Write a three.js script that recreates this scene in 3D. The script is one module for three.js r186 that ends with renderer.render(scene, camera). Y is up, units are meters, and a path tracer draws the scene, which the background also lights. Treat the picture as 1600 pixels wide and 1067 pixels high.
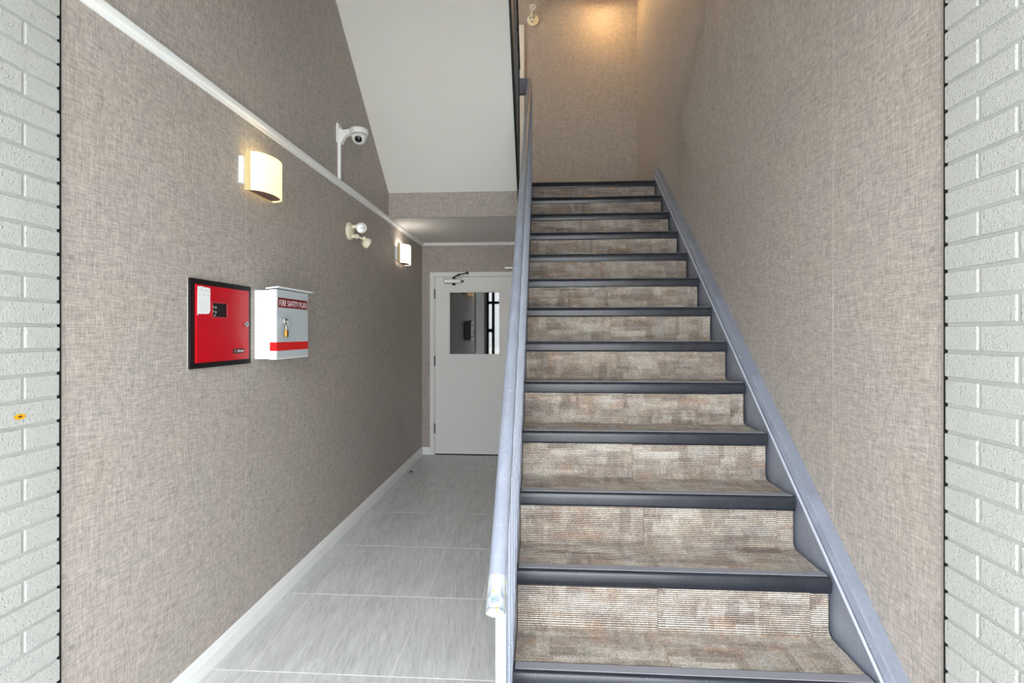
import * as THREE from 'three';
import { RoundedBoxGeometry } from 'three/addons/geometries/RoundedBoxGeometry.js';
import { mergeGeometries, toCreasedNormals } from 'three/addons/utils/BufferGeometryUtils.js';

// ---------------------------------------------------------------- camera, sky, exposure
// Room axes: x to the right, y up, -z into the building. Depth D below means -z.
const scene = new THREE.Scene();
const FOCAL = 780.4, EYE = 1.3987, YAW = 0.0605;
const camera = new THREE.PerspectiveCamera(2 * Math.atan(533.5 / FOCAL) * 180 / Math.PI, 1600 / 1067, 0.05, 200);
camera.position.set(0, EYE, 0);
camera.rotation.set(0, YAW, 0);
camera.setViewOffset(1600, 1067, 0, 13.1, 1600, 1067);          // a shifted lens keeps the verticals upright
scene.add(camera);

{ // an even overcast sky, three times as bright overhead as at the horizon
  const W = 64, H = 32, d = new Float32Array(W * H * 4);
  for (let y = 0; y < H; y++) for (let x = 0; x < W; x++) {
    const up = Math.max(0, Math.sin(((y + 0.5) / H - 0.5) * Math.PI)), k = (1 + 2 * up) / 3 * 1.25;
    d.set([0.925 * k, 0.965 * k, 1.01 * k, 1], (y * W + x) * 4);
  }
  const t = new THREE.DataTexture(d, W, H, THREE.RGBAFormat, THREE.FloatType);
  t.mapping = THREE.EquirectangularReflectionMapping; t.magFilter = THREE.LinearFilter; t.needsUpdate = true;
  scene.background = t;
}
scene.backgroundIntensity = 1.0;

const renderer = new THREE.WebGLRenderer({ antialias: true });
renderer.toneMapping = THREE.LinearToneMapping;
renderer.toneMappingExposure = 13.2;
renderer.shadowMap.enabled = true;

// ---------------------------------------------------------------- helpers
let seed = 12345;
const rnd = () => { seed = (seed * 1664525 + 1013904223) >>> 0; return seed / 4294967296; };
const clamp = (v, a, b) => Math.min(b, Math.max(a, v));
const used = new Map();
function numbered(name) {
  const n = used.get(name) ?? 0; used.set(name, n + 1);
  return n ? name + '_' + String(n).padStart(3, '0') : name;
}
const V = (x, y, D) => new THREE.Vector3(x, y, -D);
// uv in metres, chosen by the face normal
function metreUV(g, du = 0, dv = 0) {
  if (g.index) g = g.toNonIndexed();
  const p = g.attributes.position, n = p.count, uv = new Float32Array(n * 2);
  const a = new THREE.Vector3(), b = new THREE.Vector3(), c = new THREE.Vector3();
  for (let i = 0; i < n; i += 3) {
    a.fromBufferAttribute(p, i); b.fromBufferAttribute(p, i + 1); c.fromBufferAttribute(p, i + 2);
    const nx = Math.abs((b.y - a.y) * (c.z - a.z) - (b.z - a.z) * (c.y - a.y)), ny = Math.abs((b.z - a.z) * (c.x - a.x) - (b.x - a.x) * (c.z - a.z)), nz = Math.abs((b.x - a.x) * (c.y - a.y) - (b.y - a.y) * (c.x - a.x));
    for (let k = 0; k < 3; k++) {
      const x = p.getX(i + k), y = p.getY(i + k), z = p.getZ(i + k);
      const [s, t] = nx >= ny && nx >= nz ? [-z, y] : ny >= nz ? [x, -z] : [x, y];
      uv[(i + k) * 2] = s + du; uv[(i + k) * 2 + 1] = t + dv;
    }
  }
  g.setAttribute('uv', new THREE.BufferAttribute(uv, 2));
  return g;
}
function shade(m) { m.castShadow = true; m.receiveShadow = true; return m; }
function mesh(name, g, mat, parent) {
  const m = shade(new THREE.Mesh(g, mat));
  m.name = parent ? name : numbered(name);
  (parent ?? scene).add(m);
  return m;
}
function struct(name, g, mat, parent) { const m = mesh(name, g, mat, parent); if (!parent) m.userData.kind = 'structure'; return m; }
function structGroup(name) { const o = new THREE.Group(); o.name = numbered(name); o.userData.kind = 'structure'; scene.add(o); return o; }
function thing(name, label, category, at = [0, 0, 0], group) {
  const o = new THREE.Group(); o.name = numbered(name); o.position.set(at[0], at[1], -at[2]);
  o.userData = { label, category }; if (group) o.userData.group = group;
  scene.add(o); return o;
}
function tag(o, label, category, group) { o.userData = { label, category }; if (group) o.userData.group = group; return o; }
// box from world limits (depths positive into the building)
function box(x0, x1, y0, y1, d0, d1, r = 0) {
  const w = x1 - x0, h = y1 - y0, d = d1 - d0;
  const g = r ? new RoundedBoxGeometry(w, h, d, 2, Math.min(r, w / 2.05, h / 2.05, d / 2.05)) : new THREE.BoxGeometry(w, h, d);
  g.translate((x0 + x1) / 2, (y0 + y1) / 2, -(d0 + d1) / 2);
  return metreUV(g);
}
function join(list) { return mergeGeometries(list.map((g) => { g = g.index ? g.toNonIndexed() : g; for (const k of Object.keys(g.attributes)) if (!['position', 'normal', 'uv'].includes(k)) g.deleteAttribute(k); return g; })); }
// polygon in the (depth, height) plane, pulled from x0 to x1
function sidePrism(points, x0, x1, bevel = 0) {
  const s = new THREE.Shape(points.map(([D, y]) => new THREE.Vector2(D, y)));
  const g = new THREE.ExtrudeGeometry(s, { depth: x1 - x0 - 2 * bevel, bevelEnabled: bevel > 0, bevelSize: bevel, bevelThickness: bevel, bevelOffset: -bevel, bevelSegments: 2, curveSegments: 8 });
  // shape x -> depth (-z), shape y -> height, extrusion -> x ; a proper turn about y
  g.translate(0, 0, bevel); g.rotateY(Math.PI / 2); g.translate(x0, 0, 0);
  return metreUV(g);
}
// polygon in the (x, height) plane pulled from depth d0 to d1
function frontPrism(points, d0, d1, holes = []) {
  const s = new THREE.Shape(points.map(([x, y]) => new THREE.Vector2(x, y)));
  for (const h of holes) s.holes.push(new THREE.Path(h.map(([x, y]) => new THREE.Vector2(x, y))));
  const g = new THREE.ExtrudeGeometry(s, { depth: d1 - d0, bevelEnabled: false });
  g.translate(0, 0, -d1);
  return metreUV(g);
}
// a profile of (x, y) swept along depth, sheared so that y climbs with the depth by slope
function slopedPrism(points, d0, d1, slope, y0) {
  const s = new THREE.Shape(points.map(([x, y]) => new THREE.Vector2(x, y)));
  const g = new THREE.ExtrudeGeometry(s, { depth: d1 - d0, bevelEnabled: false });
  g.translate(0, 0, -d1);
  const p = g.attributes.position;
  for (let i = 0; i < p.count; i++) p.setY(i, p.getY(i) + y0 + slope * (-p.getZ(i) - d0));
  const h = metreUV(g); h.computeVertexNormals(); return h;
}
const smooth = (g) => toCreasedNormals(g, 0.7);
const rect = (x0, x1, y0, y1) => [[x0, y0], [x1, y0], [x1, y1], [x0, y1]];
function tube(points, r, seg = 24, round = 12) {
  return new THREE.TubeGeometry(points.length === 2 ? new THREE.LineCurve3(...points) : new THREE.CatmullRomCurve3(points), seg, r, round, false);
}
function rod(a, b, r, sides = 14) {
  const d = new THREE.Vector3().subVectors(b, a), g = new THREE.CylinderGeometry(r, r, d.length(), sides);
  g.applyQuaternion(new THREE.Quaternion().setFromUnitVectors(new THREE.Vector3(0, 1, 0), d.clone().normalize()));
  g.translate((a.x + b.x) / 2, (a.y + b.y) / 2, (a.z + b.z) / 2);
  return g;
}
function lathe(points, seg = 32) { return new THREE.LatheGeometry(points.map(([r, y]) => new THREE.Vector2(r, y)), seg); }

// ---------------------------------------------------------------- textures
function dataTexture(size, metres, fn, srgb = true) {
  const [W, H] = Array.isArray(size) ? size : [size, size], d = new Uint8Array(W * H * 4);
  for (let y = 0; y < H; y++) for (let x = 0; x < W; x++) {
    const c = fn(x, y), i = (y * W + x) * 4;
    d[i] = clamp(c[0], 0, 255); d[i + 1] = clamp(c[1], 0, 255); d[i + 2] = clamp(c[2], 0, 255); d[i + 3] = 255;
  }
  const t = new THREE.DataTexture(d, W, H);
  t.wrapS = t.wrapT = THREE.RepeatWrapping; t.magFilter = THREE.LinearFilter; t.minFilter = THREE.LinearMipmapLinearFilter; t.generateMipmaps = true;
  if (srgb) t.colorSpace = THREE.SRGBColorSpace;
  const m = Array.isArray(metres) ? metres : [metres, metres];
  t.repeat.set(1 / m[0], 1 / m[1]); t.needsUpdate = true;
  return t;
}
// smooth periodic noise, cells across the tile
function noiseField(cx, cy) {
  const v = Array.from({ length: cx * cy }, rnd);
  return (u, w) => {
    const x = u * cx, y = w * cy, x0 = Math.floor(x), y0 = Math.floor(y), fx = x - x0, fy = y - y0;
    const sx = fx * fx * (3 - 2 * fx), sy = fy * fy * (3 - 2 * fy), g = (i, j) => v[(((j % cy) + cy) % cy) * cx + (((i % cx) + cx) % cx)];
    return (g(x0, y0) * (1 - sx) + g(x0 + 1, y0) * sx) * (1 - sy) + (g(x0, y0 + 1) * (1 - sx) + g(x0 + 1, y0 + 1) * sx) * sy;
  };
}
// woven vinyl wall covering
function weave(N, metres) {
  const h1 = noiseField(34, 680), h2 = noiseField(80, 500), v1 = noiseField(680, 34), v2 = noiseField(500, 80), big = noiseField(7, 7), mid = noiseField(60, 60);
  const val = new Float32Array(N * N);
  for (let y = 0; y < N; y++) for (let x = 0; x < N; x++) {
    const u = x / N, w = y / N;
    val[y * N + x] = (h1(u, w) + h2(u, w) + v1(u, w) + v2(u, w) - 2) * 0.62 + (mid(u, w) - 0.5) * 0.05 + (big(u, w) - 0.5) * 0.05;
  }
  const map = dataTexture(N, metres, (x, y) => { const k = 1 + 0.25 * val[y * N + x], warm = (big(y / N, x / N) - 0.5) * 2; return [(176 + warm) * k, 167.5 * k, (159.5 - warm) * k]; });
  const bump = dataTexture(N, metres, (x, y) => { const k = 128 + 120 * val[y * N + x]; return [k, k, k]; }, false);
  return { map, bump };
}
const WEAVE = weave(1024, 1.15);
// carpet tiles: ribs of loops with random bars of tone
function carpet(N, mx, my) {
  const pal = [[198, 189, 178], [112, 100, 93], [168, 156, 146], [160, 130, 110], [160, 157, 152], [134, 120, 110], [210, 203, 193], [126, 116, 112]];
  const base = new Float32Array(N * N * 3), fine = noiseField(512, 512), soft = noiseField(26, 18);
  for (let i = 0; i < N * N; i++) { base[i * 3] = 166; base[i * 3 + 1] = 155; base[i * 3 + 2] = 144; }
  for (let k = 0; k < 900; k++) {
    const wide = rnd() < 0.72, w = Math.floor((wide ? 0.04 + rnd() * 0.16 : 0.012 + rnd() * 0.04) / mx * N), h = Math.floor((wide ? 0.008 + rnd() * 0.04 : 0.03 + rnd() * 0.1) / my * N);
    const x0 = Math.floor(rnd() * N), y0 = Math.floor(rnd() * N), c = pal[Math.floor(rnd() * pal.length)], a = 0.12 + rnd() * 0.34;
    for (let y = y0; y < y0 + h; y++) for (let x = x0; x < x0 + w; x++) { const i = ((y % N) * N + (x % N)) * 3; for (let q = 0; q < 3; q++) base[i + q] += (c[q] - base[i + q]) * a; }
  }
  const ribs = Math.round(my / 0.0072), rib = (y) => { const f = (y / N * ribs) % 1; return f < 0.32 ? 0 : Math.sin((f - 0.32) / 0.68 * Math.PI); };
  const loop = (x, y) => 0.75 + 0.5 * fine(x / N, y / N);
  const map = dataTexture(N, [mx, my], (x, y) => {
    const r = rib(y), k = (0.62 + 0.72 * r) * loop(x, y) * (0.95 + 0.1 * soft(x / N, y / N)), i = (y * N + x) * 3;
    return [base[i] * k, base[i + 1] * k, base[i + 2] * k];
  });
  const bump = dataTexture(N, [mx, my], (x, y) => { const r = 255 * rib(y) * loop(x, y) * 0.8; return [r, r, r]; }, false);
  return { map, bump };
}
const CARPET = carpet(1024, 1.1, 0.9);
// streaky porcelain
const streak = (() => {
  const a = noiseField(64, 14), b = noiseField(160, 34), c = noiseField(14, 8), d = noiseField(256, 256);
  return dataTexture([512, 1024], [0.61, 1.22], (x, y) => {
    const u = x / 512 + 0.35 * (y / 1024), w = y / 1024;
    const k = 1 + (a(u, w) - 0.5) * 0.10 + (b(u, w) - 0.5) * 0.08 + (c(x / 512, w) - 0.5) * 0.06 + (d(x / 512, w) - 0.5) * 0.05;
    return [204 * k, 205 * k, 205 * k];
  });
})();
const PIT = (() => {
  const a = noiseField(220, 220), b = noiseField(60, 60), c = noiseField(120, 120);
  return dataTexture(512, 0.4, (x, y) => { const u = x / 512, w = y / 512, k = 150 + 50 * (a(u, w) - 0.5) + 50 * (b(u, w) - 0.5) + (c(u, w) > 0.86 ? 90 : 0) - (c(w, u) > 0.9 ? 80 : 0); return [k, k, k]; }, false);
})();
const STIPPLE = (() => { const a = noiseField(128, 128), b = noiseField(40, 40); return dataTexture(512, 0.5, (x, y) => { const k = 255 * (0.65 * a(x / 512, y / 512) + 0.35 * b(x / 512, y / 512)); return [k, k, k]; }, false); })();
// worn slate-blue gloss paint on steel
const PAINT = (() => {
  const a = noiseField(9, 9), b = noiseField(64, 64), c = noiseField(200, 200), s = noiseField(160, 10);
  return dataTexture(512, 0.5, (x, y) => {
    const u = x / 512, w = y / 512, k = 0.92 + 0.1 * a(u, w) + 0.05 * b(u, w) + 0.05 * s(u, w), chip = b(w, u) > 0.95 && c(u, w) > 0.74;
    return chip ? [196, 200, 208] : [130 * k, 136 * k, 149 * k];
  });
})();
const RUBBER = (() => {
  const a = noiseField(12, 12), c = noiseField(240, 240), s = noiseField(10, 120);
  return dataTexture(512, 0.5, (x, y) => { const u = x / 512, w = y / 512, k = 0.85 + 0.2 * a(u, w) + 0.1 * s(u, w), dust = c(u, w) > 0.95 ? 60 : 0; return [37 * k + dust, 40 * k + dust, 48 * k + dust]; });
})();

// ---------------------------------------------------------------- materials
const std = (color, roughness = 0.6, more = {}) => new THREE.MeshStandardMaterial({ color, roughness, ...more });
const M = {
  paper: std(0xffffff, 0.62, { map: WEAVE.map, bumpMap: WEAVE.bump, bumpScale: 0.00035 }),
  seam: std(0xd6d3ce, 0.8),
  core: std(0x8a857c, 0.9),
  dark: std(0x0d0d0e, 0.9),
  brick: std(0xb4b5b0, 0.5, { bumpMap: PIT, bumpScale: 0.003 }),
  mortar: std(0xaaaba7, 0.7, { bumpMap: PIT, bumpScale: 0.001 }),
  white: std(0xf3f4f2, 0.42),
  soffit: std(0xefede8, 0.85, { bumpMap: STIPPLE, bumpScale: 0.0015 }),
  stipple: std(0xdddcd8, 0.9, { bumpMap: STIPPLE, bumpScale: 0.005 }),
  door: std(0xefefeb, 0.45),
  grout: std(0xe6e6e3, 0.85),
  carpet: std(0xffffff, 0.97, { map: CARPET.map, bumpMap: CARPET.bump, bumpScale: 0.0022 }),
  rubber: std(0xffffff, 0.24, { map: RUBBER }),
  worn: std(0x85868e, 0.4, { bumpMap: PIT, bumpScale: 0.0006 }),
  steel: std(0xffffff, 0.33, { map: PAINT }),
  blackSteel: std(0x191a1d, 0.4),
  pan: std(0x2a2c30, 0.7),
  concrete: std(0xb9b8b3, 0.9),
  frame: std(0x1b1d20, 0.45, { metalness: 0.3 }),
  red: std(0xc4041c, 0.3),
  redLabel: std(0x8c0f18, 0.5), redStripe: std(0xe01515, 0.45),
  boxWhite: std(0xe6e9ea, 0.4), boxDoor: std(0xc6ced2, 0.4),
  black: std(0x0a0a0b, 0.45),
  silver: std(0xb9bab8, 0.28, { metalness: 0.9 }),
  brass: std(0x8c6a2c, 0.4, { metalness: 0.8 }),
  cream: std(0xece6cc, 0.45),
  plastic: std(0xf0f0ee, 0.4),
  hinge: std(0x77797a, 0.4, { metalness: 0.7 }),
};
const tileMats = [1, 0.985, 1.015].map((k, i) => { const m = std(new THREE.Color(k, k, k), 0.34, { map: streak.clone() }); m.map.offset.set(i * 0.37, i * 0.29); m.map.needsUpdate = true; return m; });

// ---------------------------------------------------------------- dimensions
const WL = -1.386, WR = 1.034;              // wallpaper planes
const DOORWALL = 5.69, LANDWALL = 5.54;     // back wall below and on the landing
const HEAD = 4.44, CEIL = 2.443, LAND = 2.705, TOP = 5.17;
const RISE = 0.1932, RUN = 0.2371, D1 = 1.4876, SLOPE = RISE / RUN;
const SL = -0.0864, SR = 0.962;             // nosing ends
const nosing = (D) => 2 * RISE + SLOPE * (D - D1);   // height of the nosing line at a depth
const FRONT = -0.15, GLASS = 2.78;                        // inner face of the entrance wall

// ---------------------------------------------------------------- floor
{
  const floor = struct('floor', box(WL - 0.2, WR + 0.2, -0.12, -0.0012, FRONT - 0.25, 5.9), M.grout);
  const xs = [WL]; for (let x = -1.225; x < WR; x += 0.3035) xs.push(x); xs.push(WR);
  const ds = []; for (let d = 1.9992 - 0.6118 * 4; d < 5.8; d += 0.6118) ds.push(d);
  const kinds = new Map();
  for (let j = 0; j < ds.length - 1; j++) for (let i = 0; i < xs.length - 1; i++) {
    let x0 = xs[i] + 0.0017, x1 = xs[i + 1] - 0.0017, d0 = Math.max(ds[j], FRONT) + 0.0028, d1 = Math.min(ds[j + 1], DOORWALL) - 0.0028;
    if (x0 > -0.05 && d0 > 1.7 || d1 - d0 < 0.02) continue;                       // nothing to see below the flight
    const key = [(x1 - x0).toFixed(3), (d1 - d0).toFixed(3), (i * 7 + j * 3) % 4].join();
    if (!kinds.has(key)) kinds.set(key, metreUV(new RoundedBoxGeometry(x1 - x0, 0.01, d1 - d0, 1, 0.0012), rnd() * 3, rnd() * 3));
    const t = mesh('tile', kinds.get(key), tileMats[Math.floor(rnd() * 3)], floor);
    t.position.set((x0 + x1) / 2, -0.005, -(d0 + d1) / 2);
  }
}
struct('ground', box(-30, 30, -0.35, -0.06, -40, FRONT - 0.25), M.concrete);

// ---------------------------------------------------------------- walls
function paperSheets(wall, side, seams) {
  for (let i = 0; i < seams.length - 1; i++) {
    const d0 = seams[i] + 0.0012, d1 = seams[i + 1] - 0.0012;
    const x = side < 0 ? [WL - 0.003, WL] : [WR, WR + 0.003];
    mesh('wallpaper_sheet', box(x[0], x[1], 0, TOP, d0, d1), M.paper, wall);
  }
}
const wallLeft = struct('wall_left', box(WL - 0.2, WL - 0.0004, 0, TOP + 0.1, 1.345, 5.9), M.seam);
paperSheets(wallLeft, -1, [1.3585, 2.264, 3.643, 5.022, DOORWALL]);
const wallRight = struct('wall_right', box(WR + 0.0004, WR + 0.2, 0, TOP + 0.1, 1.345, 5.9), M.seam);
paperSheets(wallRight, 1, [1.353, 1.845, 3.226, 4.605, DOORWALL]);
// dark caulk lines where the wall covering meets the brick
struct('trim_5', join([box(WL - 0.012, WL + 0.003, 0, GLASS + 0.04, 1.344, 1.3575), box(WR - 0.002, WR + 0.012, 0, GLASS + 0.04, 1.335, 1.352)]), M.dark);
struct('trim_6', join([box(WL - 0.004, WL + 0.0015, 0, TOP, 1.358, 1.3615, 0.001), box(WR - 0.0025, WR + 0.004, 0, TOP, 1.3525, 1.3585, 0.001)]), std(0x9b958c, 0.6));

const DX0 = -1.231, DX1 = -0.331, DTOP = 2.043;      // door leaf
const FX0 = -1.291, FX1 = -0.271, FTOP = 2.098;      // door frame
const wallBack = struct('wall_back', frontPrism([[WL - 0.2, 0], [FX0 + 0.02, 0], [FX0 + 0.02, FTOP - 0.02], [FX1 - 0.02, FTOP - 0.02], [FX1 - 0.02, 0], [WR + 0.2, 0], [WR + 0.2, LAND], [WL - 0.2, LAND]], DOORWALL, 5.9), M.paper);
// the landing's back wall with its door opening
const LX0 = -1.12, LX1 = -0.2, LTOP = 4.81;
struct('wall_landing', frontPrism([[WL - 0.2, LAND - 0.02], [LX0 + 0.02, LAND - 0.02], [LX0 + 0.02, LTOP - 0.02], [LX1 - 0.02, LTOP - 0.02], [LX1 - 0.02, LAND - 0.02], [WR + 0.2, LAND - 0.02], [WR + 0.2, TOP + 0.1], [WL - 0.2, TOP + 0.1]], LANDWALL, 5.9), M.paper);
// landing slab: corridor ceiling below, carpet above, papered header in front
struct('landing_slab', join([box(WL, -0.16, CEIL + 0.003, LAND - 0.012, HEAD + 0.012, LANDWALL + 0.14), box(-0.16, WR, CEIL + 0.003, LAND - 0.012, D1 + 12 * RUN + 0.06, LANDWALL + 0.14)]), M.core);
struct('ceiling_corridor', box(WL, WR, CEIL - 0.004, CEIL + 0.003, HEAD + 0.004, DOORWALL), M.stipple);
struct('wall_header', box(WL, -0.205, CEIL - 0.004, 2.664, HEAD, HEAD + 0.012), M.paper);
struct('floor_landing', join([box(WL, -0.16, LAND - 0.012, LAND, HEAD + 0.02, LANDWALL), box(-0.16, WR, LAND - 0.012, LAND, D1 + 12 * RUN + 0.06, LANDWALL)]), M.carpet);
// soffit of the upper flight
const SOFSLOPE = 0.835, sof = (D) => 2.664 + SOFSLOPE * (HEAD - D);
struct('ceiling_soffit', sidePrism([[HEAD + 0.01, sof(HEAD + 0.01)], [HEAD + 0.01, sof(HEAD + 0.01) + 0.06], [1.34, sof(1.34) + 0.06], [1.34, sof(1.34)]], WL, -0.222), M.soffit);
struct('ceiling', box(WL - 0.2, WR + 0.2, TOP, TOP + 0.15, 1.1, 5.9), M.soffit);
struct('ceiling_entrance', box(WL - 0.2, WR + 0.2, GLASS + 0.04, GLASS + 0.2, FRONT - 0.2, 1.33), M.soffit);
struct('wall_front_upper', box(WL - 0.2, WR + 0.2, GLASS + 0.04, TOP + 0.1, 1.13, 1.33), M.core);
// entrance wall with its opening and dark frame
struct('wall_front', frontPrism([[WL - 0.6, 0], [WL + 0.05, 0], [WL + 0.05, GLASS], [WR - 0.05, GLASS], [WR - 0.05, 0], [WR + 0.6, 0], [WR + 0.6, GLASS + 0.5], [WL - 0.6, GLASS + 0.5]].map(([x, y]) => [x, y - 0.02]), FRONT - 0.2, FRONT), M.mortar);
struct('door_3_frame', join([box(WL + 0.05, WL + 0.10, 0, GLASS - 0.02, FRONT - 0.15, FRONT - 0.05), box(-1.21, -1.15, 0, GLASS - 0.02, FRONT - 0.15, FRONT - 0.05), box(WR - 0.1, WR - 0.05, 0, GLASS - 0.02, FRONT - 0.15, FRONT - 0.05), box(WL + 0.05, WR - 0.05, 2.08, 2.14, FRONT - 0.15, FRONT - 0.05), box(WL + 0.1, -1.21, 1.42, 1.5, FRONT - 0.14, FRONT - 0.06), box(WL + 0.1, -1.21, 0, 0.1, FRONT - 0.14, FRONT - 0.06)]), M.frame);

// painted brick returns
function brickWall(name, side, end) {
  const face = side < 0 ? WL + 0.015 : WR - 0.015, C = 0.0675, BED = 1.42;
  const out = (a, b) => side < 0 ? [face - b, face - a] : [face + a, face + b];
  const w = struct(name, box(...out(0.004, 0.25), 0, GLASS + 0.05, FRONT, end - 0.006), M.mortar);
  const seen = side < 0 ? 1.02 : 0.82;                       // nearer bricks lie outside the picture
  const kinds = new Map(), rest = [];
  for (let k = -21; k < 24; k++) {
    const y0 = BED + k * C + 0.004, y1 = Math.min(y0 + C - 0.008, GLASS + 0.04);
    if (y1 < 0.03 || y1 - y0 < 0.02) continue;
    let d = end, half = ((k % 2) + 2) % 2 === 1;
    while (d > FRONT + 0.02) {
      const len = half ? 0.096 : 0.193; half = false;
      const d0 = Math.max(d - len, FRONT);
      const v = Math.floor(rnd() * 3);
      if (d > seen) {
        const key = [(d - d0).toFixed(4), (y1 - y0).toFixed(4), v].join();
        if (!kinds.has(key)) kinds.set(key, metreUV(new RoundedBoxGeometry(0.06, y1 - y0, d - d0, 1, 0.0035), rnd(), rnd()));
        const b = mesh('brick', kinds.get(key), M.brick, w);
        b.position.set(face + side * (0.03 - (v - 1) * 0.0008), (Math.max(y0, 0.002) + y1) / 2, -(d + d0) / 2);
      } else if (d - d0 > 0.02) rest.push(box(...out(0, 0.06), Math.max(y0, 0.002), y1, d0, d, 0.0035));
      d = d0 - 0.0075;
    }
  }
  const r = mesh('brick_courses', join(rest), M.brick, w); r.userData.kind = 'stuff';
  return w;
}
brickWall('wall_left_brick', -1, 1.3425);
brickWall('wall_right_brick', 1, 1.332);

// baseboards and mouldings
const boardProfile = [[0, 0], [0.014, 0], [0.014, 0.055], [0.012, 0.062], [0.010, 0.070], [0.007, 0.084], [0.004, 0.09], [0, 0.09]];
struct('baseboard_left', slopedPrism(boardProfile.map(([x, y]) => [WL + x, y]), 1.364, DOORWALL, 0, 0), M.white);
struct('baseboard_back', box(WL + 0.01, FX0, 0, 0.088, DOORWALL - 0.013, DOORWALL, 0.003), M.white);
struct('trim_1', slopedPrism([[0, 0], [0.008, 0], [0.011, 0.006], [0.011, 0.012], [0.018, 0.016], [0.020, 0.022], [0.020, 0.040], [0.016, 0.046], [0, 0.047]].map(([x, y]) => [WL + x, 2.396 + y]), 1.364, DOORWALL, 0, 0), M.white);
struct('trim_2', join([box(WL + 0.01, WR, 2.404, 2.438, DOORWALL - 0.014, DOORWALL, 0.004)]), M.white);

// ---------------------------------------------------------------- door at the end of the corridor
{
  const door = structGroup('door_1');
  const f = [];
  f.push(box(FX0, DX0 - 0.003, 0, FTOP, DOORWALL - 0.014, DOORWALL + 0.12, 0.003), box(DX1 + 0.003, FX1, 0, FTOP, DOORWALL - 0.014, DOORWALL + 0.12, 0.003), box(DX0 - 0.003, DX1 + 0.003, DTOP + 0.003, FTOP, DOORWALL - 0.0138, DOORWALL + 0.12));
  mesh('door_frame', join(f), M.door, door);
  const wx0 = -1.06, wx1 = -0.491, wy0 = 1.159, wy1 = 1.865;
  const leaf = mesh('door_leaf', frontPrism(rect(DX0, DX1, 0.012, DTOP), DOORWALL - 0.002, DOORWALL + 0.042, [rect(wx0, wx1, wy0, wy1)]), M.door, door);
  const bead = (e0, e1, d0, d1) => frontPrism(rect(wx0 - e1, wx1 + e1, wy0 - e1, wy1 + e1), d0, d1, [rect(wx0 + e0, wx1 - e0, wy0 + e0, wy1 - e0)]);
  mesh('glazing_bead', join([bead(0.0, 0.010, DOORWALL - 0.008, DOORWALL - 0.002), bead(-0.016, 0.026, DOORWALL - 0.015, DOORWALL - 0.002)]), M.door, leaf);
  const glass = new THREE.MeshPhysicalMaterial({ color: 0x8c9290, roughness: 0.015, transmission: 1, thickness: 0, ior: 2.1 });
  const gp = mesh('window_pane', new THREE.BoxGeometry(wx1 - wx0 + 0.02, wy1 - wy0 + 0.02, 0.004), glass, leaf);
  gp.position.set((wx0 + wx1) / 2, (wy0 + wy1) / 2, -(DOORWALL + 0.012)); gp.rotation.y = -0.003;
  for (const y of [1.79, 1.02, 0.245]) mesh('hinge', join([rod(V(DX0 - 0.004, y, DOORWALL - 0.012), V(DX0 - 0.004, y + 0.115, DOORWALL - 0.012), 0.009), box(DX0 - 0.012, DX0 + 0.004, y, y + 0.115, DOORWALL - 0.014, DOORWALL - 0.001, 0.002)]), M.hinge, door);
  const closer = mesh('door_closer', join([box(-1.122, -0.925, 1.968, 2.016, DOORWALL - 0.055, DOORWALL - 0.002, 0.008)]), M.silver, door);
  mesh('spindle', join([rod(V(-1.01, 1.945, DOORWALL - 0.03), V(-1.01, 2.036, DOORWALL - 0.03), 0.014), lathe([[0, -0.012], [0.018, -0.01], [0.02, 0.0], [0.018, 0.008], [0, 0.01]]).translate(-1.01, 1.957, -(DOORWALL - 0.03))]), M.black, closer);
  mesh('closer_arm', join([box(-0.918, -0.895, 1.98, 2.0, DOORWALL - 0.04, DOORWALL - 0.02, 0.003), rod(V(-1.015, 2.036, DOORWALL - 0.03), V(-0.945, 2.058, DOORWALL - 0.085), 0.008), rod(V(-0.945, 2.058, DOORWALL - 0.085), V(-0.855, 2.088, DOORWALL - 0.02), 0.007), lathe([[0, -0.012], [0.013, -0.01], [0.013, 0.01], [0, 0.012]]).translate(-0.945, 2.058, -(DOORWALL - 0.085)), box(-0.868, -0.842, 2.07, 2.105, DOORWALL - 0.024, DOORWALL - 0.012, 0.003)]), M.blackSteel, closer);
  mesh('handle', lathe([[0, 0], [0.024, 0], [0.024, 0.005], [0.008, 0.01], [0.008, 0.03], [0.021, 0.038], [0.023, 0.05], [0.016, 0.056], [0, 0.057]], 24).rotateX(Math.PI / 2).translate(-0.385, 1.0, -(DOORWALL - 0.002)).rotateX(0), M.silver, leaf);
  mesh('threshold', box(DX0, DX1, 0, 0.01, DOORWALL - 0.004, DOORWALL + 0.1), M.dark, door);
  // the dim room behind the pane
  struct('wall_room_behind', join([box(FX0 - 0.3, FX1 + 0.4, 0, 2.5, 7.4, 7.5), box(FX0 - 0.4, FX0 - 0.3, 0, 2.5, 5.9, 7.5), box(FX1 + 0.3, FX1 + 0.4, 0, 2.5, 5.9, 7.5), box(FX0 - 0.4, FX1 + 0.4, 2.5, 2.6, 5.9, 7.5), box(FX0 - 0.4, FX1 + 0.4, -0.1, 0, 5.9, 7.5)]), std(0x3c3b39, 0.9));
}
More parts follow.
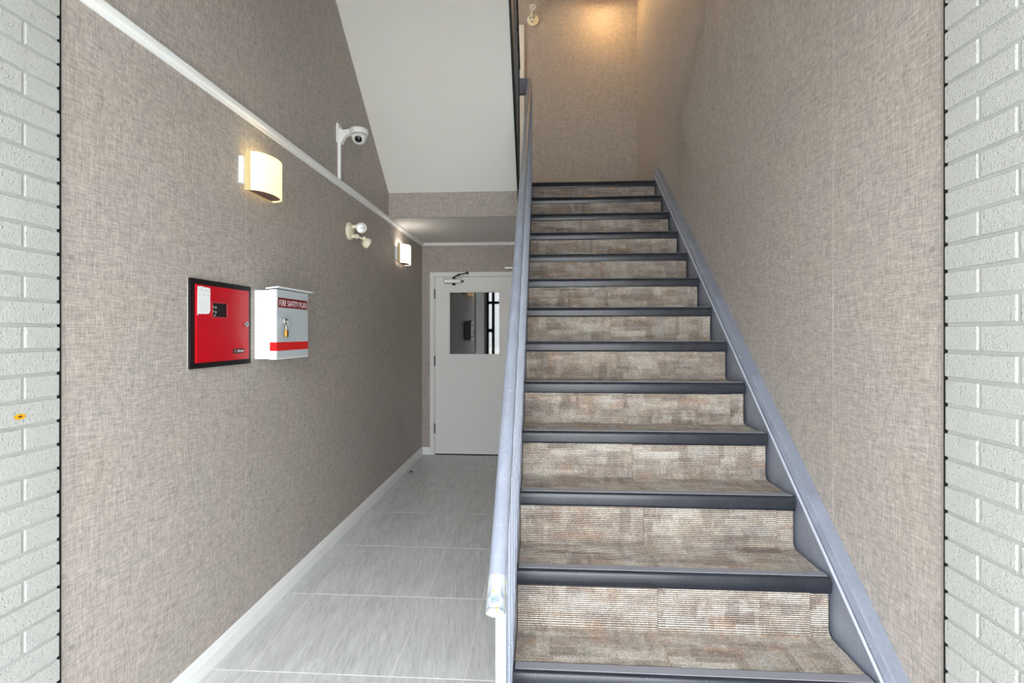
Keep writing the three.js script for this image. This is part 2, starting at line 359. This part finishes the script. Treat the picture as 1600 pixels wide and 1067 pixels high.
// white door on the landing: only a strip of it shows beside the railings
{
  const door = structGroup('door_2');
  mesh('door_frame', join([box(LX1 - 0.055, LX1, LAND, LTOP, LANDWALL - 0.02, LANDWALL + 0.12, 0.003), box(LX0, LX0 + 0.055, LAND, LTOP, LANDWALL - 0.02, LANDWALL + 0.12, 0.003), box(LX0 + 0.055, LX1 - 0.055, LTOP - 0.055, LTOP, LANDWALL - 0.0198, LANDWALL + 0.12)]), M.door, door);
  const leaf = mesh('door_leaf', box(LX0 + 0.055, LX1 - 0.055, LAND + 0.01, LTOP - 0.055, LANDWALL, LANDWALL + 0.044), M.door, door);
  mesh('handle', lathe([[0, 0], [0.025, 0], [0.025, 0.006], [0.009, 0.012], [0.009, 0.04], [0.026, 0.05], [0.028, 0.062], [0.02, 0.07], [0, 0.071]]).rotateX(Math.PI / 2).translate(LX1 - 0.12, LAND + 0.98, -LANDWALL), M.silver, leaf);
}

// ---------------------------------------------------------------- the lower flight
const line = (D, e) => [D, nosing(D) + e];
{
  const stairs = thing('staircase', 'straight flight of carpeted steps with dark rubber nosings between slate-blue steel stringers', 'staircase', [0, 0, 0]);
  // left plate
  const A = 1.02, B = 4.45, foot = (e) => D1 + (-e - 2 * RISE) / SLOPE;
  const plate = (x0, x1, top, low) => sidePrism([[A, 0], [foot(-low), 0], line(B, -low), line(B, top), line(A, top)], x0, x1);
  mesh('stringer', plate(-0.103, SL - 0.001, 0.035, 0.27), M.steel, stairs);
  const right = mesh('stringer', join([plate(0.972, 1.0, 0.0, 0.27),
    slopedPrism([[0.974, -0.004], [0.980, 0.008], [0.978, 0.016], [0.989, 0.040], [0.994, 0.044], [WR - 0.001, 0.044], [WR - 0.001, -0.004]], 1.352, B, SLOPE, nosing(1.352))]), M.steel, stairs);
  mesh('weld_bead', slopedPrism([[0.9685, -0.003], [0.9715, -0.0045], [0.9755, -0.001], [0.976, 0.004], [0.972, 0.004], [0.969, 0.001]], A, B - 0.03, SLOPE, nosing(A) + 0.006), std(0xb4b9c4, 0.3), right);

  const cuts = [SL + 0.001, 0.394, 0.899, SR - 0.002];
  // one strip of carpet over a riser, the cove at its foot and the tread before it
  function strip(points, x0, x1, v0) {
    const T = 0.006, n = points.length, outer = points, inner = [], len = [0];
    for (let i = 0; i < n; i++) {
      const a = points[Math.max(0, i - 1)], b = points[Math.min(n - 1, i + 1)], dx = b[0] - a[0], dy = b[1] - a[1], l = Math.hypot(dx, dy);
      inner.push([points[i][0] - dy / l * T, points[i][1] + dx / l * T]);
      if (i) len.push(len[i - 1] + Math.hypot(points[i][0] - points[i - 1][0], points[i][1] - points[i - 1][1]));
    }
    const pos = [], uv = [], idx = [], ring = [...outer.map((p, i) => [p, len[i]]), ...inner.map((p, i) => [p, len[i]]).reverse()], m = ring.length;
    for (const x of [x0, x1]) for (const [p, l] of ring) { pos.push(x, p[1], -p[0]); uv.push(x, v0 - l); }
    for (let i = 0; i < m; i++) { const j = (i + 1) % m; idx.push(i, j, m + i, j, m + j, m + i); }
    for (let i = 0; i < n - 1; i++) { const j = m - 1 - i; idx.push(i, j, i + 1, i + 1, j, j - 1); idx.push(m + i, m + i + 1, m + j, m + i + 1, m + j - 1, m + j); }
    const g = new THREE.BufferGeometry(); g.setAttribute('position', new THREE.Float32BufferAttribute(pos, 3)); g.setAttribute('uv', new THREE.Float32BufferAttribute(uv, 2)); g.setIndex(idx);
    const h = g.toNonIndexed(); h.computeVertexNormals(); return h;
  }
  const nosingProfile = [[0.052, 0.0005], [0.050, 0.002], [0.018, 0.003], [0.0115, 0.0018], [0.006, -0.0012], [0.0022, -0.006], [0.0002, -0.012], [-0.0005, -0.02], [0.0008, -0.042], [0.0015, -0.047], [0.004, -0.051], [0.014, -0.051], [0.014, -0.012], [0.052, -0.006]];
  for (let k = 0; k < 14; k++) {
    const D = D1 + (k - 1) * RUN, z = (k + 1) * RISE, face = D + 0.014;     // this step's nosing edge, tread height and riser plane
    const step = mesh('step', join([box(SL, SR, z - RISE + 0.002, z - 0.012, face + 0.008, face + 0.02), ...(k < 13 ? [box(SL, SR, z - 0.022, z - 0.011, face + 0.02, face + RUN + 0.02)] : [box(SL, SR, z - 0.022, z - 0.011, face + 0.02, face + 0.06)])]), M.pan, stairs);
    const foot = z - RISE - 0.003, pts = [[face, z - 0.045]], R = 0.026;
    for (let i = 0; i <= 6; i++) { const a = i / 6 * Math.PI / 2; pts.push([face - R * (1 - Math.cos(a)), foot + R * (1 - Math.sin(a))]); }
    if (k > 0) pts.push([D - RUN + 0.049, foot]); else pts.pop();
    for (let i = 0; i < 3; i++) mesh('carpet_piece', strip(pts, cuts[i] + 0.0006, cuts[i + 1] - 0.0006, k * 0.317 + i * 0.19), M.carpet, step);
    mesh('nosing_insert', box(SL + 0.004, SR - 0.004, z + 0.0015, z + 0.0042, D + 0.0135, D + 0.046, 0.001), M.worn, step);
    mesh('nosing', metreUV(smooth(sidePrism(nosingProfile.map(([a, b]) => [D + a, z + b]), SL, SR, 0)), k * 0.13, k * 0.07), M.rubber, step);
  }
}
struct('wall_under_stairs', sidePrism([[1.45, 0], line(1.45, -0.27), line(DOORWALL - 1.35, -0.27), [DOORWALL - 1.35, CEIL], [DOORWALL, CEIL], [DOORWALL, 0]], -0.098, -0.05), M.paper);

// ---------------------------------------------------------------- railing of the lower flight
const railY = (D) => nosing(D) + 0.85;
{
  const r = thing('stair_railing', 'slate-blue painted pipe handrail with bars beside the lower flight, chipped at its low end', 'railing');
  const railX = (D) => -0.094 - 0.0061 * (D - 1);
  const pts = []; for (let D = 1.05; D <= 4.46; D += 0.31) pts.push(V(railX(D), railY(D), D));
  const rail = mesh('handrail', metreUV(join([tube(pts, 0.019, 40, 18), new THREE.SphereGeometry(0.019, 16, 10).translate(pts.at(-1).x, pts.at(-1).y, pts.at(-1).z)])), M.steel, r);
  // worn end: bare, chalky paint with yellow and green traces
  const end = (() => { const a = noiseField(10, 8), b = noiseField(40, 30); return dataTexture(128, 0.1, (x, y) => { const u = x / 128, w = y / 128, k = a(u, w), q = 0.94 + 0.1 * b(u, w); return k > 0.86 ? [176 * q, 168 * q, 96 * q] : k < 0.12 ? [92 * q, 138 * q, 124 * q] : k < 0.36 ? [128 * q, 138 * q, 150 * q] : [158 * q, 162 * q, 165 * q]; }); })();
  const tip = mesh('worn_rail_end', metreUV(join([tube([V(railX(1.052), railY(1.052), 1.052), V(railX(1.0), railY(1.0), 1.0)], 0.0197, 4, 18), rod(V(railX(1.0), railY(1.0), 1.0), V(railX(1.0), railY(1.0) - 0.003, 0.9965), 0.0192, 18)])), std(0xffffff, 0.5, { map: end }), rail);
  tip.userData.label = 'rail end with worn chalky paint';
  mesh('post', box(-0.0965, -0.0735, 0, railY(1.03) - 0.012, 1.02, 1.045, 0.002), M.steel, r);
  const bars = [];
  for (let D = 1.17; D < 4.4; D += RUN / 2) mesh('baluster', box(-0.1015, -0.0885, nosing(D) + 0.03, railY(D) - 0.012, D - 0.0065, D + 0.0065, 0.0015), M.steel, r);
  mesh('connecting_plate', join([box(-0.198, -0.136, 3.507, 3.637, 4.40, 4.405), box(-0.2, -0.134, 3.629, 3.638, 4.385, 4.43), box(-0.2, -0.134, 3.506, 3.515, 4.385, 4.43)]), M.steel, r);
}
// ---------------------------------------------------------------- the upper flight, seen from below and edge on
{
  const s = thing('upper_staircase', 'black steel stringer of the upper flight along the right edge of the white soffit', 'staircase');
  mesh('stringer', sidePrism([[HEAD + 0.004, sof(HEAD) - 0.03], [HEAD + 0.004, sof(HEAD) + 0.25], [1.36, sof(1.36) - 0.12], [1.36, sof(1.36) - 0.13], [1.5, sof(1.5) - 0.02]].map(([D, y]) => [D, y]), -0.222, -0.204), M.blackSteel, s);
  const r = thing('stair_railing', 'black railing of the upper flight with close bars and a newel on the landing', 'railing');
  const top = (D) => sof(D) + 1.06;
  mesh('handrail', metreUV(tube([V(-0.211, top(HEAD - 0.02), HEAD - 0.02), V(-0.211, top(3.1), 3.1)], 0.017, 8, 14)), M.blackSteel, r);
  mesh('newel', box(-0.219, -0.2, LAND - 0.25, top(HEAD - 0.02) + 0.02, HEAD - 0.032, HEAD - 0.008, 0.002), M.blackSteel, r);
  for (let D = HEAD - 0.14; D > 3.15; D -= RUN / 2) mesh('baluster', box(-0.217, -0.205, sof(D) + 0.1, top(D) - 0.01, D - 0.006, D + 0.006, 0.0015), M.steel, r);
}

// ---------------------------------------------------------------- fire alarm panel and plan box on the left wall
function printed(w, h, draw, W = 512) {
  const c = document.createElement('canvas'); c.width = W; c.height = Math.round(W * h / w);
  const x = c.getContext('2d'); draw(x, c.width, c.height);
  const t = new THREE.CanvasTexture(c); t.colorSpace = THREE.SRGBColorSpace; t.anisotropy = 8; return t;
}
// a thin printed sheet facing +x from the left wall: u runs to the right as one looks at the wall (deeper into the building)
function sheet(w, h, thick, tex, rough = 0.5, outline) {
  const s = outline ? new THREE.Shape(outline.map(([a, b]) => new THREE.Vector2(a * w - w / 2, b * h - h / 2))) : new THREE.Shape(rect(-w / 2, w / 2, -h / 2, h / 2).map(([a, b]) => new THREE.Vector2(a, b)));
  const g = new THREE.ExtrudeGeometry(s, { depth: thick, bevelEnabled: false }), p = g.attributes.position, uv = g.attributes.uv;
  for (let i = 0; i < p.count; i++) uv.setXY(i, p.getX(i) / w + 0.5, p.getY(i) / h + 0.5);
  g.rotateY(Math.PI / 2);
  return new THREE.Mesh(g, std(0xffffff, rough, { map: tex }));
}
function stick(name, m, parent, x, y, D) { m.name = name; m.position.set(x, y, -D); shade(m); parent.add(m); return m; }
{
  const D0 = 2.0775, Y = 1.4365;                                       // centre of the panel
  const p = thing('fire_alarm_panel', 'red fire alarm panel in a black flush frame with a torn white paper on it', 'alarm panel', [WL, Y, D0]);
  const L = (x0, x1, y0, y1, d0, d1, r) => box(x0, x1, y0, y1, d0, d1, r);
  const wx = [-0.078, 0.018], wy = [0.032, 0.092];
  const ring = (h0, v0, h1, v1, x0, x1) => { const g = frontPrism(rect(-h0, h0, -v0, v0), 0, x1 - x0, [rect(-h1, h1, -v1, v1)]); g.rotateY(Math.PI / 2); g.translate(x1, 0, 0); return g; };
  mesh('frame', ring(0.2025, 0.180, 0.178, 0.158, 0.0005, 0.012), M.black, p);
  mesh('frame_edge', ring(0.2045, 0.182, 0.2027, 0.1802, 0.0003, 0.002), std(0xc9c9c7, 0.5), p);
  mesh('housing', L(-0.03, 0.0008, -0.17, 0.17, -0.19, 0.19), M.black, p);
  const door = (() => { const g = frontPrism(rect(-0.176, 0.176, -0.157, 0.157), 0, 0.016, [rect(-0.084, 0.020, 0.026, 0.092)]); g.rotateY(Math.PI / 2); g.translate(0.018, 0, 0); return mesh('door', g, M.red, p); })();
  const gb = frontPrism(rect(-0.084, 0.020, 0.026, 0.092), 0, 0.004, [rect(-0.080, 0.016, 0.030, 0.088)]); gb.rotateY(Math.PI / 2); gb.translate(0.0195, 0, 0);
  mesh('window_rim', gb, std(0xb03a48, 0.4), door);
  mesh('display', L(0.001, 0.0145, 0.020, 0.098, -0.09, 0.026), M.black, p);
  for (const [a, b] of [[-0.07, 0.071], [-0.055, 0.070], [-0.07, 0.052], [-0.055, 0.050], [-0.062, 0.036]]) mesh('indicator', lathe([[0, 0], [0.005, 0], [0.0045, 0.002], [0, 0.0025]], 14).rotateZ(-Math.PI / 2).translate(0.0145, b, -a), std(0x8f9698, 0.4), p.children.at(-1).name === 'display' ? p.children.at(-1) : p.getObjectByName('display'));
  const lock = mesh('key_lock', lathe([[0, 0], [0.013, 0], [0.013, 0.004], [0.011, 0.006], [0.0, 0.007]], 24).rotateZ(-Math.PI / 2).translate(0.018, 0.003, -0.155), M.silver, door);
  mesh('keyhole', box(0.0245, 0.0258, -0.003, 0.009, 0.1538, 0.1562), M.black, lock);
  const logo = printed(0.085, 0.02, (c, w, h) => {
    c.fillStyle = '#2a060d'; c.fillRect(0, 0, w, h);
    c.fillStyle = '#8a8a8a'; c.fillRect(w * 0.10, h * 0.22, w * 0.16, h * 0.56); c.fillStyle = '#2a060d'; c.fillRect(w * 0.14, h * 0.36, w * 0.05, h * 0.28);
    c.fillStyle = '#f6f2f2'; c.font = 'italic bold ' + Math.round(h * 0.74) + 'px sans-serif'; c.textBaseline = 'middle'; c.textAlign = 'left';
    c.save(); c.translate(w * 0.36, h * 0.5); const tw = c.measureText('Mircom').width; c.scale(w * 0.58 / tw, 1); c.fillText('Mircom', 0, 0); c.restore();
  });
  stick('maker_plate', sheet(0.082, 0.021, 0.0012, logo), door, 0.018, -0.118, 0.098);
  const paper = printed(0.08, 0.115, (c, w, h) => {
    c.fillStyle = '#efefee'; c.fillRect(0, 0, w, h); c.fillStyle = '#9a9a98';
    c.fillRect(w * 0.08, h * 0.13, w * 0.84, h * 0.008); c.fillRect(w * 0.1, h * 0.285, w * 0.12, h * 0.012); c.fillRect(w * 0.4, h * 0.285, w * 0.2, h * 0.012); c.fillRect(w * 0.78, h * 0.285, w * 0.12, h * 0.012); c.fillRect(w * 0.25, h * 0.065, w * 0.12, h * 0.015);
    c.fillStyle = '#d2d2d4'; for (let i = 0; i < 9; i++) c.fillRect(w * (0.12 + 0.08 * i), h * (0.5 + 0.02 * (i % 3)), w * 0.012, h * 0.38);
  }, 256);
  stick('torn_paper', sheet(0.078, 0.118, 0.0008, paper, 0.8, [[0, 0], [0.12, 0.06], [0.3, 0.045], [0.42, 0.07], [0.58, 0.05], [0.62, 0.08], [0.66, 0.055], [0.85, 0.07], [0.95, 0.12], [1, 0.2], [0.99, 0.6], [1, 0.95], [0.8, 0.985], [0.55, 0.975], [0.3, 1], [0.02, 0.985]]), door, 0.018, 0.092, -0.134);
}
{
  const D0 = 2.488, Y = 1.44;
  const b = thing('fire_plan_box', 'white metal document box with a red FIRE SAFETY PLAN label and a red stripe', 'document box', [WL, Y, D0]);
  const h = 0.167, w = 0.162;
  mesh('case', box(0, 0.078, -h, h, -w + 0.002, w - 0.002, 0.003), M.boxWhite, b);
  const door = mesh('door', join([box(0.074, 0.112, -h - 0.003, h + 0.003, -w, w, 0.003)]), M.boxWhite, b);
  mesh('door_face', box(0.111, 0.1125, -h + 0.004, h - 0.002, -w + 0.006, w - 0.006, 0.0006), M.boxDoor, door);
  mesh('rain_lip', sidePrism(rect(-w - 0.006, w + 0.028, 0, 0.007), 0, 0.066, 0).rotateZ(0.1).translate(0.062, h + 0.004, 0), M.boxWhite, b);
  const lab = printed(0.3, 0.044, (c, W, H) => {
    c.fillStyle = '#7c0d16'; c.fillRect(0, 0, W, H); c.fillStyle = '#f4e9e9'; c.textBaseline = 'middle'; c.textAlign = 'center'; c.font = 'bold ' + Math.round(H * 0.82) + 'px sans-serif';
    c.save(); c.translate(W / 2, H * 0.54); const tw = c.measureText('FIRE SAFETY PLAN').width; c.scale(W * 0.95 / tw, 1); c.fillText('FIRE SAFETY PLAN', 0, 0); c.restore();
  }, 1024);
  stick('title_label', sheet(0.298, 0.048, 0.001, lab), door, 0.1125, 0.108, 0);
  mesh('red_stripe', join([box(0.1125, 0.1137, -0.127, -0.086, -w + 0.003, w - 0.003), box(0.08, 0.1135, -0.127, -0.086, -w - 0.0012, -w + 0.001)]), M.redStripe, door);
  mesh('hasp', join([box(0.1125, 0.128, 0.004, 0.03, -0.115, -0.085, 0.003), new THREE.TorusGeometry(0.009, 0.003, 8, 18).translate(0.128, 0.008, 0.1)]), M.silver, door);
  const k = thing('padlock', 'small brass padlock hanging from the hasp of the white document box', 'padlock', [WL + 0.128, Y - 0.03, D0 - 0.1]);
  k.rotation.y = 0.35;
  mesh('body', box(-0.0075, 0.0075, -0.03, 0.006, -0.018, 0.018, 0.003), M.brass, k);
  mesh('shackle', tube([new THREE.Vector3(0, 0.004, -0.012), new THREE.Vector3(0, 0.026, -0.012), new THREE.Vector3(0, 0.038, -0.006), new THREE.Vector3(0, 0.041, 0), new THREE.Vector3(0, 0.038, 0.006), new THREE.Vector3(0, 0.026, 0.012), new THREE.Vector3(0, 0.004, 0.012)], 0.0033, 28, 10), M.silver, k);
  mesh('front_plate', box(-0.001, 0.0082, -0.028, 0.002, -0.002, 0.0165, 0.001), M.black, k);
}

// ---------------------------------------------------------------- wall sconces
function sconce(label, D0, Y, color, glow, power) {
  const s = thing('wall_sconce', label, 'wall lamp', [WL, Y, D0], 'wall sconces along the corridor');
  mesh('back_plate', box(0, 0.024, -0.062, 0.062, -0.135, 0.10, 0.002), M.plastic, s);
  const hw = 0.115, hd = 0.085, h = 0.088, pts = [], inner = [];
  for (let i = 0; i <= 24; i++) { const a = i / 24 * Math.PI; pts.push([-hw * Math.cos(a), 0.024 + hd * Math.pow(Math.sin(a), 0.75)]); inner.push([-(hw - 0.005) * Math.cos(a), 0.024 + (hd - 0.005) * Math.pow(Math.sin(a), 0.75)]); }
  const sh = new THREE.Shape([...pts, ...inner.reverse()].map(([d, x]) => new THREE.Vector2(x, d)));
  const up = (g, y) => { g.rotateX(-Math.PI / 2); g.translate(0, y, 0); return g; };
  const glass = new THREE.MeshPhysicalMaterial({ color, roughness: 0.6, transmission: 0.35, thickness: 0, emissive: color, emissiveIntensity: glow });
  mesh('lamp_shade', up(new THREE.ExtrudeGeometry(sh, { depth: 2 * h, bevelEnabled: true, bevelSize: 0.0015, bevelThickness: 0.0015, bevelSegments: 2 }), -h), glass, s);
  const cap = new THREE.Shape(inner.map(([d, x]) => new THREE.Vector2(x, d)));
  mesh('bottom_cap', up(new THREE.ExtrudeGeometry(cap, { depth: 0.004, bevelEnabled: false }), -h + 0.004), std(0x6a4a48, 0.5), s);
  mesh('mounting_rim', join([box(0.020, 0.046, -h - 0.004, h + 0.002, -hw - 0.008, -hw + 0.003, 0.003), box(0.020, 0.026, -h - 0.003, -h + 0.003, -hw, hw, 0.002), rod(new THREE.Vector3(0.034, h - 0.012, hw + 0.002), new THREE.Vector3(0.034, h + 0.012, hw + 0.002), 0.009)]), std(0xd8c48e, 0.5), s);
  const bulb = mesh('bulb', new THREE.SphereGeometry(0.022, 16, 12).scale(1, 1.6, 1).translate(0.06, 0.0, 0), std(0xffffff, 0.5, { emissive: color, emissiveIntensity: glow }), s);
  const l = new THREE.PointLight(color, power, 8, 2); l.position.set(WL + 0.06, Y + 0.055, -D0); l.castShadow = true; scene.add(l);
  l.name = 'sconce_light';
  return s;
}
sconce('bow-fronted wall sconce glowing warm yellow above the red alarm panel', 2.336, 2.148, 0xfff0c4, 0.075, 0.0018);
sconce('small far wall sconce glowing white by the corridor door', 4.765, 2.155, 0xfff8f0, 0.12, 0.005);

// ---------------------------------------------------------------- emergency lights
function lampHead(parent, at, towards, r, lens) {
  const g = lathe([[0, -r * 0.75], [r * 0.45, -r * 0.72], [r * 0.8, -r * 0.45], [r * 0.98, 0], [r, r * 0.32], [r * 0.92, r * 0.36], [r * 0.86, r * 0.26], [0, r * 0.2]], 28);
  const q = new THREE.Quaternion().setFromUnitVectors(new THREE.Vector3(0, 1, 0), towards.clone().normalize());
  const put = (x) => x.applyQuaternion(q).translate(at.x, at.y, at.z);
  const h = mesh('lamp_head', put(g), M.cream, parent);
  mesh('lens', put(lathe([[0, r * 0.36], [r * 0.5, r * 0.33], [r * 0.84, r * 0.27], [0.84 * r, r * 0.22], [0, r * 0.22]], 24)), std(0xd9dcdc, 0.15, { metalness: 0.3 }), h);
  mesh('bulb_tip', put(lathe([[0, r * 0.5], [r * 0.2, r * 0.44], [r * 0.28, r * 0.3], [0, r * 0.28]], 16)), std(0xf6f8f8, 0.1), h);
  return h;
}
{
  const e = thing('emergency_light', 'cream twin-head emergency light on the left wall between the two sconces', 'emergency light', [WL, 2.128, 3.50]);
  mesh('back_plate', lathe([[0, 0], [0.064, 0], [0.064, 0.012], [0.056, 0.024], [0.03, 0.032], [0, 0.034]], 32).rotateZ(-Math.PI / 2), M.cream, e);
  const v = (x, y, d) => new THREE.Vector3(x, y, -d);
  mesh('arm', join([rod(v(0.02, 0.03, 0.0), v(0.058, 0.033, 0.0), 0.013), new THREE.SphereGeometry(0.015, 14, 10).translate(0.06, 0.033, 0), rod(v(0.06, 0.033, 0), v(0.09, 0.035, 0.01), 0.008)]), M.cream, e);
  mesh('arm', join([rod(v(0.02, -0.035, 0.0), v(0.062, -0.037, 0.0), 0.014), new THREE.SphereGeometry(0.017, 14, 10).translate(0.062, -0.037, 0), rod(v(0.062, -0.037, 0), v(0.105, -0.055, 0.03), 0.006), new THREE.SphereGeometry(0.016, 14, 10).translate(0.11, -0.05, -0.02)]), M.cream, e);
  lampHead(e, v(0.098, 0.02, -0.01), v(0.35, -0.12, -0.8), 0.038);
  lampHead(e, v(0.12, -0.078, 0.035), v(0.5, -0.3, 0.6), 0.038);
}
{
  const e = thing('emergency_light', 'cream round emergency light high on the landing wall beside the white door', 'emergency light', [-0.104, 4.862, LANDWALL]);
  mesh('back_plate', lathe([[0, 0], [0.064, 0], [0.064, 0.012], [0.056, 0.024], [0.03, 0.03], [0, 0.032]], 32).rotateX(Math.PI / 2), M.cream, e);
  mesh('arm', join([rod(new THREE.Vector3(0.01, 0.005, 0.02), new THREE.Vector3(0.012, 0.007, 0.06), 0.014), rod(new THREE.Vector3(-0.02, 0.02, 0.02), new THREE.Vector3(-0.01, 0.07, 0.05), 0.01), rod(new THREE.Vector3(-0.012, -0.038, 0.02), new THREE.Vector3(-0.012, -0.04, 0.05), 0.013)]), M.cream, e);
  for (const [a, b, r] of [[0.012, 0.007, 0.017], [-0.03, 0.012, 0.009], [-0.012, -0.04, 0.012]]) mesh('knob', lathe([[0, 0.006], [r * 0.7, 0.005], [r, 0.002], [r, -0.004], [0, -0.004]], 18).rotateX(Math.PI / 2).translate(a, b, r > 0.015 ? 0.062 : r > 0.01 ? 0.052 : 0.034), M.silver, e);
  lampHead(e, new THREE.Vector3(0.0, 0.098, 0.07), new THREE.Vector3(-0.15, 0.05, 1), 0.036);
}

// ---------------------------------------------------------------- security camera
{
  const c = thing('security_camera', 'white dome security camera on a bracket above the white moulding', 'security camera', [WL, 2.75, 3.315]);
  const v = (x, y, d) => new THREE.Vector3(x, y, -d);
  mesh('wall_plate', box(0, 0.014, -0.066, 0.066, -0.034, 0.034, 0.006), M.plastic, c);
  // bracket: a plate that narrows to an arm carrying the round mount
  const b = sidePrism([[0, 0.058], [0.02, 0.035], [0.045, 0.022], [0.09, 0.03], [0.15, 0.032], [0.15, -0.002], [0.085, -0.004], [0.058, -0.018], [0.04, -0.045], [0.032, -0.066], [0, -0.066]], -0.022, 0.022, 0.006);
  b.rotateY(-Math.PI / 2); mesh('bracket', b, M.plastic, c);
  mesh('mount', lathe([[0, 0.034], [0.038, 0.036], [0.056, 0.029], [0.061, 0.018], [0.061, -0.006], [0.058, -0.009], [0, -0.009]], 36).translate(0.146, 0.0, 0), M.plastic, c);
  const dome = mesh('dome', lathe([[0, -0.072], [0.02, -0.069], [0.035, -0.059], [0.045, -0.042], [0.049, -0.024], [0.049, -0.01], [0, -0.01]].map(([r, y]) => [r, y]).reverse(), 36).translate(0.146, 0, 0), std(0xe9e9e7, 0.3), c);
  const q = new THREE.Quaternion().setFromUnitVectors(new THREE.Vector3(0, 1, 0), new THREE.Vector3(0.22, -0.62, 0.8).normalize());
  const place = (g) => g.applyQuaternion(q).translate(0.146, -0.022, 0);
  mesh('lens_ring', place(lathe([[0.022, 0.038], [0.029, 0.044], [0.028, 0.050], [0.024, 0.052], [0.0225, 0.046]], 28)), M.plastic, dome);
  mesh('lens', place(lathe([[0.0235, 0.044], [0.0235, 0.0495], [0.012, 0.052], [0, 0.0525]], 28)), std(0x050506, 0.08), dome);
}
tag(mesh('cable_conduit', join([rod(V(WL + 0.013, 2.44, 3.306), V(WL + 0.013, 2.69, 3.306), 0.012, 16)]), M.white), 'thin white cable conduit rising from the moulding to the security camera', 'conduit');

// ---------------------------------------------------------------- small things
{
  const d = thing('door_stop', 'small dome floor door stop by the left baseboard near the door', 'door stop', [-1.30, 0, 4.88]);
  mesh('base', lathe([[0, 0], [0.021, 0], [0.021, 0.006], [0.018, 0.014], [0.012, 0.019], [0, 0.021]], 24), M.silver, d);
  mesh('bumper', new THREE.CylinderGeometry(0.014, 0.014, 0.014, 20, 1, false, 0, Math.PI).rotateY(Math.PI / 2 + 0.6).translate(0.003, 0.024, 0), M.black, d);
}
{
  const s = tag(mesh('round_sticker', lathe([[0, 0.0006], [0.0095, 0.0006], [0.0098, 0], [0, 0]], 24).rotateZ(-Math.PI / 2).scale(1, 0.8, 1.6).translate(WL + 0.016, 1.179, -1.232), std(0xd9a514, 0.5)), 'small orange-yellow sticker on the white bricks at left', 'sticker');
  mesh('printed_mark', lathe([[0, 0.0004], [0.0036, 0.0004], [0.0036, 0], [0, 0]], 5).rotateZ(-Math.PI / 2).scale(1, 0.9, 1.8).translate(WL + 0.0164, 1.179, -1.232), std(0x5a3c08, 0.6), s);
}
tag(mesh('wall_bracket', join([box(-0.43, -0.34, 2.13, 2.148, DOORWALL - 0.05, DOORWALL - 0.035, 0.004), box(-0.415, -0.395, 2.126, 2.152, DOORWALL - 0.04, DOORWALL, 0.003), box(-0.345, -0.325, 2.126, 2.152, DOORWALL - 0.04, DOORWALL, 0.003)]), M.silver), 'short silver bar bracketed to the wall above the door frame by the handrail', 'bracket');

// lamps on the landing, just outside the picture: a warm pendant whose pool lies on the landing wall, a sconce like those below
{
  const L = [0.66, TOP, 5.2];
  const c = thing('ceiling_lamp', 'short warm pendant lamp over the upper landing by the right wall', 'ceiling lamp', L);
  mesh('stem', lathe([[0, -0.16], [0.012, -0.15], [0.012, -0.03], [0.06, -0.02], [0.06, 0], [0, 0]], 28), M.silver, c);
  mesh('lamp_shade', lathe([[0.014, -0.135], [0.05, -0.147], [0.075, -0.17], [0.088, -0.197], [0.088, -0.22], [0.084, -0.22], [0.084, -0.198], [0.072, -0.175], [0.05, -0.153], [0.014, -0.141]], 32), new THREE.MeshPhysicalMaterial({ color: 0xffe2b0, roughness: 0.6, transmission: 0.4, thickness: 0 }), c);
  mesh('bulb', new THREE.SphereGeometry(0.028, 18, 12).translate(0, -0.185, 0), std(0xffffff, 0.5, { emissive: 0xffd28a, emissiveIntensity: 0.2 }), c);
  const l = new THREE.PointLight(0xffd794, 0.045, 10, 2); l.position.set(L[0], L[1] - 0.235, -L[2]); l.castShadow = true; l.name = 'landing_light'; scene.add(l);
}
sconce('wall sconce on the left wall of the upper landing, hidden behind the white soffit', 4.95, 4.35, 0xfff8f0, 0.12, 0.12);

renderer.render(scene, camera);
